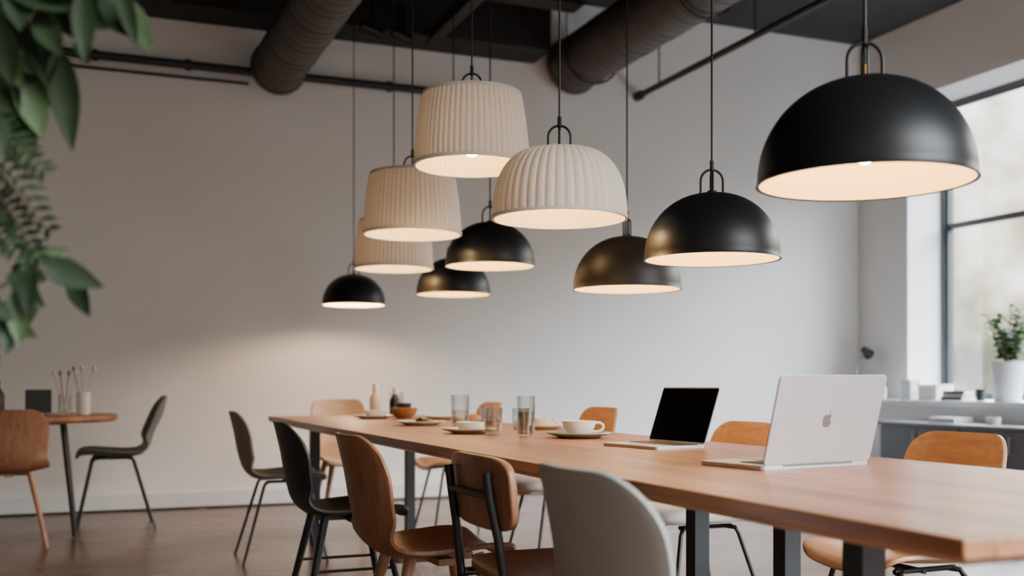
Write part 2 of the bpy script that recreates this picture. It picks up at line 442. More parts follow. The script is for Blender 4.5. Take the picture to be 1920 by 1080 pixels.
# ------------------------------------------------------------------ long table
TX0, TX1, TY0, TY1 = 1.05, 2.0, 1.05, 6.5
tb = root('dining_table', (0, 0, 0), 0, 'long solid wood communal table with dark square steel legs', 'table')
m = MB()
def slab(m, x0, x1, y0, y1, z0, z1):
    vs = [(x0, y0, z1), (x1, y0, z1), (x1, y1, z1), (x0, y1, z1),
          (x0, y0, z1-.028), (x1, y0, z1-.028), (x1, y1, z1-.028), (x0, y1, z1-.028),
          (x0+.03, y0+.03, z0), (x1-.03, y0+.03, z0), (x1-.03, y1-.03, z0), (x0+.03, y1-.03, z0)]
    m.add(vs, [(0, 1, 2, 3), (0, 4, 5, 1), (1, 5, 6, 2), (2, 6, 7, 3), (3, 7, 4, 0),
               (4, 8, 9, 5), (5, 9, 10, 6), (6, 10, 11, 7), (7, 11, 8, 4), (11, 10, 9, 8)])
slab(m, TX0, TX1, TY0, TY1, .708, .75)
m.obj('tabletop', M['table'], tb, bevel=.003)
for (x, y) in ((1.34, 1.58), (1.85, 1.58), (1.85, 2.5), (1.85, 2.97), (1.28, 6.25), (1.86, 6.25)):
    MB().span((x-.028, y-.028, 0), (x+.028, y+.028, .708)).obj('leg', M['steel'], tb, bevel=.003)
fr = MB()
for y in (1.58, 6.25): fr.span((1.37, y-.02, .67), (1.82, y+.02, .708))
fr.span((1.83, 1.61, .675), (1.87, 2.47, .708)); fr.span((1.83, 3.0, .675), (1.87, 6.22, .708))
fr.obj('under_frame', M['steel'], tb)

# ------------------------------------------------------------------ chairs
CH = 'dining chairs around the long table'
def chair(x_back, y, rz, shell, legmat, style, lab, H=.80, W=.215, topw=.9, rc=.09, group=CH, cushion=None, scale=1., face=0., lean=0.):
    ang = face+rz
    cx = x_back+.27*math.cos(ang)*scale
    cy = y+.27*math.sin(ang)*scale
    e = root('dining_chair', (cx, cy, 0), ang, lab, 'chair', group, scale)
    prof = [(.215, .425), (.19, .447), (.12, .452), (.02, .443), (-.09, .438), (-.16, .452), (-.205, .50), (-.232, .58), (-.252+lean, .69), (-.278+lean, H)]
    wid = [.9, .98, 1.03, 1.05, 1.03, 1.0, .97, .97, 1.0, topw]
    rows = catmull([(a, b, w_) for (a, b), w_ in zip(prof, wid)], 46)
    d = [0]
    for i in range(1, 46): d.append(d[-1]+(Vector(rows[i][:2])-Vector(rows[i-1][:2])).length)
    tot = d[-1]; nc = 15
    def row_at(s_):
        for i in range(1, 46):
            if d[i] >= s_: 
                f = (s_-d[i-1])/(d[i]-d[i-1]+1e-9); return rows[i-1].lerp(rows[i], f)
        return rows[-1]
    ss = [rc*.7*(1-math.cos(pi/2*i/6)) for i in range(6)]
    mid0, mid1 = rc*.7, tot-rc
    ss += [mid0+(mid1-mid0)*i/26 for i in range(27)]
    ss += [tot-rc+rc*math.sin(pi/2*i/8) for i in range(1, 9)]
    vs = []; 
    for s_ in ss:
        r_ = row_at(s_); hw = W*r_[2]
        rcf = rc*.7
        if s_ < rcf: hw = hw-rcf+math.sqrt(max(0, rcf**2-(rcf-s_)**2))
        if s_ > tot-rc: hw = hw-rc+math.sqrt(max(0, rc**2-(rc-(tot-s_))**2))
        back = min(1, max(0, (r_[1]-.45)/.12)); back = back*back*(3-2*back)
        for k in range(nc):
            u = -1+2*k/(nc-1); uu = u*hw/W
            z = r_[1]+(1-back)*(.03*uu*uu-.004); x = r_[0]+back*(.058*uu*uu)
            vs.append((x, u*hw, z))
    fs = []
    for i in range(len(ss)-1):
        for k in range(nc-1):
            a = i*nc+k; fs.append((a, a+1, a+nc+1, a+nc))
    o = MB().add(vs, fs).obj('seat_shell', shell, e, angle=180)
    sd = o.modifiers.new('sol', 'SOLIDIFY'); sd.thickness = .012; sd.offset = 0
    bv = o.modifiers.new('bev', 'BEVEL'); bv.width = .004; bv.segments = 2; bv.limit_method = 'ANGLE'; bv.angle_limit = 1.0
    if cushion:
        cv = MB(); pr = []
        N = 20
        for j, (sc, zz) in enumerate(((.0, .485), (.6, .485), (.85, .48), (.97, .468), (1, .45), (.97, .432), (.6, .43), (0, .43))):
            for k in range(N*2):
                a = 2*pi*k/(N*2); cx_, sy_ = math.cos(a), math.sin(a)
                ex = .215*math.copysign(abs(cx_)**.55, cx_)*max(sc, .001); ey = .228*math.copysign(abs(sy_)**.55, sy_)*max(sc, .001)
                pr.append((ex+.03, ey, zz+.02*(ey/.2)**2))
        ff = []
        for j in range(7):
            for k in range(N*2):
                k2 = (k+1) % (N*2); ff.append((j*N*2+k, j*N*2+k2, (j+1)*N*2+k2, (j+1)*N*2+k))
        cv.add(pr, ff).obj('seat_cushion', cushion, e, angle=70)
    mt = MB()
    if style == 'metal':
        mt.tube([(-.10, -.11, .425), (.12, -.11, .425)], .008, 8); mt.tube([(-.10, .11, .425), (.12, .11, .425)], .008, 8)
        mt.tube([(.02, -.12, .422), (.02, .12, .422)], .008, 8)
        tops = [(.12, .13), (.12, -.13), (-.11, .13), (-.11, -.13)]; feet = [(.21, .205), (.21, -.205), (-.23, .205), (-.23, -.205)]
        rr = (.0085, .0075)
    elif style == 'wood':
        mt.box((.01, 0, .42), (.24, .05, .02)); mt.box((.01, 0, .42), (.05, .24, .02))
        tops = [(.11, .11), (.11, -.11), (-.10, .11), (-.10, -.11)]; feet = [(.2, .2), (.2, -.2), (-.21, .2), (-.21, -.2)]
        rr = (.019, .0115)
    else:
        mt.box((.01, 0, .42), (.24, .04, .02)); mt.box((.01, 0, .42), (.04, .24, .02))
        tops = [(.11, .12), (.11, -.12), (-.11, .12), (-.11, -.12)]; feet = [(.2, .2), (.2, -.2), (-.21, .2), (-.21, -.2)]
        rr = (.017, .012)
        for sg in (-1, 1): MB().tube([(.153, sg*.16, .235), (-.153, sg*.16, .235)], .006, 8).obj('crossbar', legmat, e)
    mt.obj('seat_support', legmat, e)
    for t, f in zip(tops, feet):
        if style == 'metal':
            P = [(t[0]*.7, t[1]*.8, .424), (t[0]*.95, t[1]*.97, .42), (t[0]*1.05, t[1]*1.03, .40), (f[0], f[1], 0)]
            MB().tube(P, [rr[0]]*3+[rr[1]], 10).obj('leg', legmat, e)
        else:
            MB().tube([(t[0], t[1], .44), (f[0], f[1], 0)], list(rr), 14).obj('leg', legmat, e)
    return e

chair(.765, 1.645, .02, M['grey_pl'], M['leg_wood'], 'wood', 'light grey moulded shell chair drawn up to the long table', W=.212, rc=.10, topw=.94, H=.808)
chair(.72, 3.1, .03, M['wood_walnut'], M['leg_wood'], 'wood', 'walnut plywood shell chair with wooden legs', W=.205, topw=.86, rc=.07)
chair(.71, 4.17, .0, M['black_pl'], M['black_pl'], 'black', 'black plastic shell chair with black tapered legs', W=.205, topw=.8, rc=.09)
chair(.75, 5.85, -.03, M['taupe'], M['pipe'], 'metal', 'taupe plastic shell chair with thin metal legs', W=.205, topw=.86, rc=.08)
chair(2.48, 2.46, .02, M['wood_oak'], M['wire'], 'metal', 'honey oak plywood chair with thin dark legs', face=pi, W=.195, rc=.06)
chair(2.40, 3.45, -.02, M['wood_oak'], M['wire'], 'metal', 'oak backed chair with cream seat cushion and black wire legs', face=pi, W=.205, rc=.06, cushion=M['cream'])
chair(2.42, 4.72, .0, M['wood_oak'], M['wire'], 'metal', 'oak backed chair with cream seat cushion and black wire legs', face=pi, W=.205, rc=.06, H=.83, cushion=M['cream'])
chair(2.42, 6.24, .0, M['wood_oak'], M['wire'], 'metal', 'honey oak plywood chair with thin dark legs', face=pi, W=.205, rc=.06, H=.83)
e = chair(1.6, 7.1, 0, M['wood_pale'], M['leg_wood'], 'wood', 'pale wood shell chair at the end of the long table', face=-pi/2, W=.19, rc=.05, H=.84)

# metal framed chair
e = root('dining_chair', (1.135, 2.49, 0), .0, 'brown wooden chair with black metal frame and separate backrest', 'chair', CH)
def pad(name, mat_, fnp, hw, hh, thick):
    nu, nv = 21, 13; vs = []; fs = []
    for j in range(nv):
        for i in range(nu):
            u = -1+2*i/(nu-1); v = -1+2*j/(nv-1)
            p = 5
            m_ = max(abs(u), abs(v)); nrm = (abs(u)**p+abs(v)**p)**(1/p) if m_ > 0 else 1
            k = m_/nrm if nrm > 0 else 1
            vs.append(fnp(u*k*hw, v*k*hh))
    for j in range(nv-1):
        for i in range(nu-1):
            a = j*nu+i; fs.append((a, a+1, a+nu+1, a+nu))
    o = MB().add(vs, fs).obj(name, mat_, e, angle=180)
    s_ = o.modifiers.new('sol', 'SOLIDIFY'); s_.thickness = thick; s_.offset = 0
    b_ = o.modifiers.new('bev', 'BEVEL'); b_.width = thick*.3; b_.segments = 3; b_.angle_limit = .9
    return o
pad('backrest', M['wood_walnut'], lambda a, b: (-.225-.1*b+.55*a*a, a, .685+b), .205, .09, .022)
pad('seat', M['wood_walnut'], lambda a, b: (.01+b, a, .475+.25*a*a-.12*b*b), .205, .2, .022)
for sy in (-1, 1):
    MB().tube([(-.25, sy*.17, 0), (-.215, sy*.165, .30), (-.205, sy*.16, .45), (-.222, sy*.15, .58), (-.24, sy*.14, .68), (-.248, sy*.14, .74)], .0115, 12).obj('leg', M['wire'], e)
    MB().tube([(.21, sy*.18, 0), (.19, sy*.165, .42), (.17, sy*.16, .452), (.12, sy*.155, .455), (-.2, sy*.155, .455)], .0115, 12).obj('leg', M['wire'], e)
for P, r_ in (([(-.205, -.16, .44), (-.205, .16, .44)], .01), ([(.15, -.16, .45), (.15, .16, .45)], .01), ([(-.242, -.14, .68), (-.242, .14, .68)], .009),
              ([(-.222, -.165, .25), (.198, -.17, .25)], .008), ([(-.222, .165, .25), (.198, .17, .25)], .008)):
    MB().tube(P, r_, 10).obj('crossbar', M['wire'], e)

# ------------------------------------------------------------------ side table group
LG = 'chairs around the small round table'
st = root('side_table', (-.32, 7.4, 0), 0, 'small round wooden table with black splayed legs by the wall', 'table')
MB().lathe([(.001, .75), (.54, .75), (.55, .744), (.55, .722), (.53, .706), (.001, .706)], 72).obj('tabletop', M['table'], st)
for sx in (-1, 1):
    for sy in (-1, 1):
        MB().tube([(sx*.22, sy*.2, .71), (sx*.29, sy*.26, 0)], [.018, .014], 12).obj('leg', M['wire'], st)
MB().box((0, 0, .695), (.46, .04, .024)).box((0, 0, .695), (.04, .42, .024)).obj('under_frame', M['wire'], st)
chair(-.37, 6.58, .05, M['wood_walnut'], M['leg_wood'], 'wood', 'walnut shell chair pulled up to the round table', face=pi/2, W=.21, rc=.08, group=LG)
chair(.50, 7.55, .0, M['green_pl'], M['wire'], 'metal', 'green-grey plastic shell chair with thin metal legs beside the wall', face=pi, W=.205, topw=.8, rc=.09, group=LG, scale=1.08, lean=-.03)

def utensil_jar(x, y, z, r, h, mat_, lab, n=4, tall=.12):
    e = root('utensil_jar', (x, y, z), 0, lab, 'jar', 'jars on the round table')
    MB().lathe([(.001, 0), (r*.95, 0), (r, .01), (r, h), (r-.004, h), (r-.004, .008), (.001, .008)], 32).obj('jar_body', mat_, e)
    for i in range(n):
        a = 2*pi*i/n+.4; dx, dy = math.cos(a), math.sin(a)
        m = MB(); P = [(-dx*r*.4, -dy*r*.4, .012), (dx*r*.8, dy*r*.8, h), (dx*r*1.6, dy*r*1.6, h+tall)]
        m.tube(P, [.003, .003, .004], 8)
        m.lathe([(.001, -.02), (.008, -.012), (.011, 0), (.008, .014), (.001, .02)], 12, c=(dx*r*1.7, dy*r*1.7, h+tall+.012))
        m.obj('spoon', M['leg_wood'] if i % 2 else M['alu'], e)
utensil_jar(-.09, 7.3, .75, .04, .13, M['glass'], 'clear glass jar holding wooden and metal spoons')
utensil_jar(.02, 7.36, .75, .042, .14, M['ceramic'], 'pale ceramic jar holding thin utensils', 3, .14)
tag(MB().box((-.24, 7.3, .75+.083), (.15, .07, .15)).box((-.24, 7.3, .75+.004), (.17, .09, .008)).obj('napkin_box', M['black_pl'], bevel=.004), 'black box napkin holder on the round table', 'box')
tag(MB().lathe([(.001, 0), (.05, 0), (.085, .012), (.088, .016), (.05, .007), (.001, .006)], 40, c=(-.16, 7.08, .75)).obj('plate', M['stone_w']), 'small stoneware plate on the round table', 'plate')
tag(MB().lathe([(.001, 0), (.035, 0), (.04, .02), (.04, .13), (.022, .16), (.015, .175), (.015, .2), (.019, .202), (.019, .215), (.001, .215)], 32, c=(-.47, 7.25, .75)).obj('bottle', M['black_pl']), 'dark bottle standing on the round table', 'bottle')

# ------------------------------------------------------------------ laptops
def laptop(x, y, rz, tilt, lab, emblem, s=1., W_=.305):
    e = root('laptop', (x, y, .75), rz, lab, 'laptop', 'laptops on the long table', s)
    D_ = .212
    def rbox(w, d, z0, z1, r=.012, cx=0, cy=0):
        pts = []
        for (sx, sy, a0) in ((1, 1, 0), (-1, 1, pi/2), (-1, -1, pi), (1, -1, 3*pi/2)):
            for i in range(6):
                a = a0+pi/2*i/5
                pts.append((cx+sx*(w/2-r)+r*math.cos(a), cy+sy*(d/2-r)+r*math.sin(a)))
        n_ = len(pts); vs = [(p[0], p[1], z0) for p in pts]+[(p[0], p[1], z1) for p in pts]
        fs = [tuple(range(n_-1, -1, -1)), tuple(range(n_, 2*n_))]+[(i, (i+1) % n_, n_+(i+1) % n_, n_+i) for i in range(n_)]
        return vs, fs
    b = MB().add(*rbox(W_, D_, .0, .011)).obj('base', M['alu'], e, bevel=.0015)
    k = MB(); k.span((-.135, -.005, .0111), (.135, .09, .0114), 0)
    for r_ in range(6):
        for c_ in range(14):
            if r_ == 0 and 3 < c_ < 10: continue
            k.box((-.135+.27*(c_+.5)/14, -.005+.095*(r_+.5)/6, .0122), (.0165, .0135, .0014), 0)
    k.box((-.135+.27*7/14, -.005+.095*.5/6, .0122), (.108, .0135, .0014), 0)
    k.obj('keyboard', M['keys'], b)
    MB().box((0, -.055, .0112), (.105, .065, .0006)).obj('trackpad', M['alu_dark'], b)
    MB().tube([(-.11, .104, .0105), (.11, .104, .0105)], .004, 10).obj('hinge', M['alu_dark'], e)
    vs, fs = rbox(W_, .207, -.0025, .0025, .011, 0, .1035)
    vs = [(x_, -z_, y_+.002) for x_, y_, z_ in vs]
    lid = MB().add(vs, fs).obj('lid', M['alu'], e, loc=(0, .104, .0105), rot=(-tilt, 0, 0), bevel=.001)
    MB().box((0, -.0028, .1055), (W_-.008, .001, .196)).obj('screen', M['screen'], lid)
    if emblem:
        A = [(0, .62), (.12, .68), (.28, .72), (.45, .66), (.55, .56), (.45, .46), (.39, .32), (.39, .16), (.46, 0), (.60, -.10), (.54, -.28), (.42, -.48), (.30, -.60), (.18, -.62), (.06, -.56), (-.06, -.56), (-.18, -.62), (-.30, -.60), (-.44, -.46), (-.56, -.22), (-.62, .06), (-.60, .34), (-.50, .56), (-.34, .69), (-.18, .70), (-.06, .64)]
        Lf = [(.02, .78), (.04, .95), (.14, 1.08), (.28, 1.14), (.27, 1.0), (.18, .86)]
        m = MB(); k_ = .0235
        for P in (A, Lf):
            n_ = len(P)
            m.add([(-p[0]*k_, .0026, .103+(p[1]-.1)*k_) for p in P]+[(-p[0]*k_, .0030, .103+(p[1]-.1)*k_) for p in P],
                  [tuple(range(n_)), tuple(range(2*n_-1, n_-1, -1))]+[(i, (i+1) % n_, n_+(i+1) % n_, n_+i) for i in range(n_)])
        m.obj('emblem', M['alu_dark'], lid, label='grey bitten apple emblem')
    return e
laptop(1.592, 2.163, math.radians(189), math.radians(15), 'open silver laptop with its lid back and emblem showing', True, 1.03, .34)
laptop(1.662, 2.93, math.radians(-81), math.radians(20), 'open slim silver laptop with dark screen and keyboard', False, .9)

# ------------------------------------------------------------------ tableware
TT = .75
def plate(x, y, r=.112, mat_='stone_w', lab='round stoneware plate on the wooden table', z=TT):
    p = [(.001, 0), (r*.6, 0), (r*.66, .004), (r*.97, .015), (r, .018), (r*.99, .021), (r*.66, .010), (r*.58, .007), (.001, .006)]
    return tag(MB().lathe(p, 56, c=(x, y, z)).obj('plate', M[mat_], angle=50), lab, 'plate', 'plates on the long table')
def cup(x, y, z, r, h, mat_, lab, handle_ang=None, name='cup'):
    e = root(name, (x, y, z), 0, lab, name, 'cups and bowls on the long table')
    p = [(.001, .002), (r*.5, .002), (r*.52, 0), (r*.56, 0), (r*.56, .004), (r*.75, h*.25), (r*.93, h*.62), (r, h), (r-.003, h+.001), (r*.9, h*.62), (r*.7, h*.28), (r*.5, .009), (.001, .009)]
    MB().lathe(p, 48).obj('cup_body', M[mat_], e, angle=50)
    if handle_ang is not None:
        ca, sa = math.cos(handle_ang), math.sin(handle_ang)
        P = [(r*.9, h*.85), (r*1.2, h*.88), (r*1.42, h*.7), (r*1.38, h*.45), (r*1.1, h*.3), (r*.76, h*.3)]
        pts = catmull([(a*ca, a*sa, b) for a, b in P], 18)
        MB().tube(pts, .0045, 8).obj('handle', M[mat_], e)
    return e
def glass(x, y, r, h, lab, fill=.6, mat_='glass', taper=.9):
    e = root('drinking_glass', (x, y, TT), 0, lab, 'glass', 'drinking glasses on the long table')
    MB().lathe([(.001, 0), (r*taper, 0), (r*taper+.001, .004), (r, h), (r-.003, h), (r*taper-.003, .012), (.001, .012)], 40).obj('glass_body', M[mat_], e, angle=50)
    if fill: MB().lathe([(.001, .013), (r*taper-.004, .013), (r*(taper+(1-taper)*fill)-.004, h*fill), (.001, h*fill)], 40).obj('drink', M['water'], e)
RA = -.385
plate(1.69, 3.52, .12, 'ceramic_g', 'grey ceramic saucer plate under a cup'); cup(1.69, 3.52, TT+.0065, .062, .055, 'ceramic', 'wide cream coffee cup with handle on a plate', RA)
plate(1.44, 4.0, .112, 'stone_w', 'stoneware plate holding a small bowl'); cup(1.44, 4.0, TT+.0065, .058, .038, 'ceramic', 'small white bowl on a plate', None, 'bowl')
plate(1.5, 4.85, .12, 'stone_w', 'wide stoneware plate with salad')
plate(1.52, 5.82, .115, 'stone_w', 'stoneware plate holding a cream cup'); cup(1.52, 5.82, TT+.0065, .05, .04, 'ceramic', 'low cream cup on a plate', RA)
plate(1.78, 4.9, .10, 'ceramic_g', 'grey plate with a bread roll'); 
plate(1.86, 4.25, .11, 'stone_w', 'stoneware plate with a small cup'); plate(1.84, 5.55, .10, 'stone_w')
cup(1.68, 5.75, TT, .075, .06, 'amber', 'brown serving bowl on the table', None, 'bowl')
cup(1.78, 6.1, TT, .045, .08, 'black_pl', 'small dark cup on the table', None)
cup(1.86, 4.25, TT+.0065, .045, .04, 'stone_w', 'small stoneware cup on a plate', RA)
glass(1.53, 3.64, .035, .152, 'tall clear water glass, half full', .62)
glass(1.47, 3.82, .036, .105, 'short clear glass with amber drink', .55)
glass(1.63, 3.93, .036, .10, 'short clear tumbler, half full', .5)
glass(1.65, 4.72, .045, .145, 'wide clear glass with a pale drink', .5)
glass(1.76, 4.65, .036, .10, 'short clear tumbler, nearly empty', .4)
glass(1.80, 6.33, .045, .14, 'clear glass near the end of the table', .4)
def leaf(m, base, tip, wd, nrm=(0, -1, 0), fold=.25, mi=0, droop=0.):
    b, t = Vector(base), Vector(tip); ax = t-b; L = ax.length; ax.normalize()
    nv = Vector(nrm); nv = (nv-ax*nv.dot(ax))
    if nv.length < 1e-4: nv = Vector((1, 0, 0))-ax*ax.x
    nv.normalize(); sd = ax.cross(nv)
    vs = []; N = 9
    for i in range(N):
        u = i/(N-1); w_ = wd/2*(math.sin(pi*min(1, u**.85))**.85)*(1-.25*u) if 0 < i < N-1 else .0008
        cbase = b+ax*(L*u)+nv*(-droop*L*(u*u-u)*-1)
        for k in (-1, -.5, 0, .5, 1):
            vs.append(cbase+sd*(w_*k)+nv*(fold*w_*abs(k)))
    fs = []
    for i in range(N-1):
        for k in range(4):
            a = i*5+k; fs.append((a, a+1, a+6, a+5))
    m.add(vs, fs, mi)
m = MB()
for i in range(26):
    a = random.uniform(0, 6.28); r_ = random.uniform(.0, .045)
    bx, by = 1.5+r_*math.cos(a), 4.85+r_*math.sin(a)
    leaf(m, (bx, by, TT+.010), (bx+.035*math.cos(a+1), by+.035*math.sin(a+1), TT+random.uniform(.015, .04)), .022, (0, 0, 1), .3, i % 2)
o = tag(m.obj('salad', [M['leafdark'], M['leafmid']], angle=180), 'green leafy salad heaped on a plate', 'salad'); o['kind'] = 'stuff'
tag(MB().lathe([(.001, 0), (.035, .001), (.045, .014), (.036, .032), (.018, .041), (.001, .042)], 32, c=(1.78, 4.9, TT+.0065)).obj('bread_roll', M['amber']), 'round brown bread roll on a grey plate', 'bread')
def jar(x, y, body, lab, h=.15, r=.035):
    e = root('condiment_bottle', (x, y, TT), 0, lab, 'bottle', 'condiment bottles at the table end')
    MB().lathe([(.001, 0), (r, 0), (r, h*.62), (r*.6, h*.78), (r*.45, h*.82), (r*.45, h*.9), (.001, h*.9)], 28).obj('bottle_body', body, e)
    MB().lathe([(r*.5, h*.88), (r*.5, h*1.1), (r*.4, h*1.13), (.001, h*1.13)], 24).obj('cap', M['paper1'], e)
jar(1.76, 6.22, M['black_pl'], 'dark condiment bottle with pale cap')
jar(1.68, 6.38, M['stone_w'], 'pale condiment bottle with pale cap', .17)

# ------------------------------------------------------------------ window side cabinets
for i in range(4):
    y1 = 7.3-.9*i; y0 = y1-.895
    e = root('storage_cabinet', (6.58, (y0+y1)/2, 0), 0, 'low blue-grey cabinet with flat doors under the window', 'cabinet', 'cabinets under the window')
    MB().span((-.2, -.447, .06), (.21, .447, .595)).span((-.17, -.44, 0), (.2, .44, .06)).obj('body', M['cab'], e)
    for sy in (-1, 1):
        dr = MB().span((-.22, min(sy*.004, sy*.44), .07), (-.201, max(sy*.004, sy*.44), .588)).obj('door', M['cab'], e, bevel=.002)
        MB().tube([(-.235, sy*.04, .42), (-.235, sy*.04, .55)], .005, 8).tube([(-.218, sy*.04, .43), (-.235, sy*.04, .43)], .004, 8).tube([(-.218, sy*.04, .54), (-.235, sy*.04, .54)], .004, 8).obj('handle', M['alu'], dr)
tag(MB().span((6.34, 3.7, .596), (6.795, 7.32, .625)).obj('worktop', M['cabtop'], bevel=.003), 'thin grey worktop over the low cabinets', 'worktop')

def potted(x, y, z, r, h, top, lab, potmat):
    e = root('potted_plant', (x, y, z), 0, lab, 'potted plant')
    MB().lathe([(.001, 0), (r*.72, 0), (r*.76, .01), (r, h), (r-.012, h), (r-.014, h-.03), (.001, h-.03)], 40).obj('pot', potmat, e)
    MB().lathe([(.001, h-.028), (r-.015, h-.028)], 32).obj('soil', M['soil'], e)
    stm = MB(); fo = MB()
    for i in range(16):
        a = 2*pi*i/16+random.uniform(-.3, .3); s_ = random.uniform(.3, 1.1)
        P = catmull([(0, 0, h-.03), (.07*s_*math.cos(a), .07*s_*math.sin(a), h+(top-h)*.2), (.17*s_*math.cos(a), .17*s_*math.sin(a), h+(top-h)*random.uniform(.35, .95))], 12)
        stm.tube(P, .004, 6)
        for j in range(3, 12):
            for q in range(3):
                p = P[j]; b_ = random.uniform(0, 6.28); L = random.uniform(.05, .09)
                t = p+Vector((math.cos(b_)*L, math.sin(b_)*L, random.uniform(-.4, .6)*L))
                leaf(fo, p, t, L*.65, (random.uniform(-.6, .6), random.uniform(-.6, .6), 1), .25, random.choice((0, 1, 1)))
    stm.obj('stem', M['stem'], e); fo.obj('foliage', [M['leafmid'], M['leaflight']], e, angle=180)
potted(6.92, 6.46, .8, .135, .32, .80, 'bushy green plant in a pale grey pot on the window ledge', M['pot'])
e = root('desk_lamp', (6.9, 8.12, .8), .3, 'small adjustable desk lamp with dark head on the ledge', 'desk lamp')
MB().lathe([(.001, 0), (.075, 0), (.075, .015), (.02, .02), (.001, .02)], 32).obj('base', M['white'], e)
MB().tube([(0, 0, .015), (-.16, 0, .24)], .008, 8).tube([(-.16, 0, .24), (-.0, 0, .46)], .008, 8).lathe([(.001, -.014), (.014, 0), (.001, .014)], 12, c=(-.16, 0, .24)).obj('arm', M['alu_dark'], e)
MB().tube([(-.02, 0, .47), (.03, 0, .44), (.07, 0, .42)], [.03, .045, .055], 20).obj('lamp_head', M['black_pl'], e)
tag(MB().box((6.98, 7.3, .86), (.2, .22, .12)).box((6.98, 7.3, .928), (.21, .23, .016)).obj('storage_box', M['paper1'], bevel=.004), 'white lidded storage box on the window ledge', 'box')
tag(MB().box((6.94, 7.56, .88), (.12, .12, .16)).box((6.94, 7.56, .97), (.126, .126, .02)).obj('storage_box', M['pot'], bevel=.004), 'small pale lidded box on the window ledge', 'box')
for i, (mm, dz, ww) in enumerate((('book1', .03, .2), ('book2', .025, .18), ('book1', .03, .17))):
    z0 = .8+sum((.03, .025, .03)[:i])
    e = root('book', (6.92, 6.98, z0), .1*i, 'closed book lying in a stack on the window ledge', 'book', 'stacked books on the ledge')
    MB().box((0, 0, .002), (ww*.8, ww*1.2, .003)).box((0, 0, dz-.002), (ww*.8, ww*1.2, .003)).box((-ww*.4, 0, dz/2), (.003, ww*1.2, dz-.001)).obj('cover', M[mm], e)
    MB().box((.002, 0, dz/2), (ww*.77, ww*1.16, dz-.008)).obj('pages', M['paper1'], e)
tag(MB().lathe([(.001, 0), (.04, 0), (.045, .02), (.045, .11), (.03, .12), (.03, .13), (.001, .13)], 28, c=(6.86, 7.85, .8)).obj('jar', M['stone_w']), 'pale ceramic jar on the ledge', 'jar')
tag(MB().lathe([(.001, 0), (.035, 0), (.038, .1), (.035, .1), (.032, .006), (.001, .006)], 28, c=(6.9, 6.72, .8)).obj('cup', M['black_pl']), 'dark cup on the window ledge', 'cup')
tag(MB().box((6.56, 6.7, .645), (.2, .28, .04)).box((6.56, 6.7, .668), (.19, .27, .006)).obj('paper_stack', M['paper1'], bevel=.003), 'low stack of white paper on the grey worktop', 'paper')
tag(MB().lathe([(.001, 0), (.05, 0), (.055, .06), (.05, .06), (.046, .006), (.001, .006)], 28, c=(6.55, 6.25, .625)).obj('bowl', M['ceramic']), 'small white bowl on the grey worktop', 'bowl')

# ------------------------------------------------------------------ tall plant standing on the floor
e = root('indoor_tree', (-.244, 1.717, 0), math.radians(-22.05), 'tall leafy indoor tree with dark green leaves', 'plant')
MB().lathe([(.001, 0), (.13, 0), (.14, .02), (.17, .32), (.155, .32), (.15, .29), (.001, .29)], 40).obj('pot', M['terra'], e)
MB().lathe([(.001, .295), (.15, .295)], 32).obj('soil', M['soil'], e)
tr = MB()
tr.tube(catmull([(0, 0, .28), (-.02, .01, .7), (.02, 0, 1.1), (0, .02, 1.45), (.03, 0, 1.75)], 24), [.02-.012*i/23 for i in range(24)], 10)
for P in ([(0, 0, 1.42), (.12, 0, 1.52), (.24, -.02, 1.52), (.31, 0, 1.49)], [(.01, 0, 1.3), (.08, .02, 1.44), (.16, .02, 1.46), (.22, 0, 1.44)],
          [(0, .0, .95), (.08, -.02, 1.03), (.16, 0, 1.09), (.235, 0, 1.12)], [(0, 0, 1.15), (.07, 0, 1.27), (.13, 0, 1.27), (.21, .01, 1.17)],
          [(0, .0, 1.05), (.07, .03, 1.2), (.13, .03, 1.22), (.19, .02, 1.14)], [(0, 0, .9), (.08, .03, .98), (.13, .02, 1.04), (.17, 0, 1.0)]):
    tr.tube(catmull(P, 14), [.006-.004*i/13 for i in range(14)], 6)
tr.obj('branch', M['stem'], e)
fo = MB()
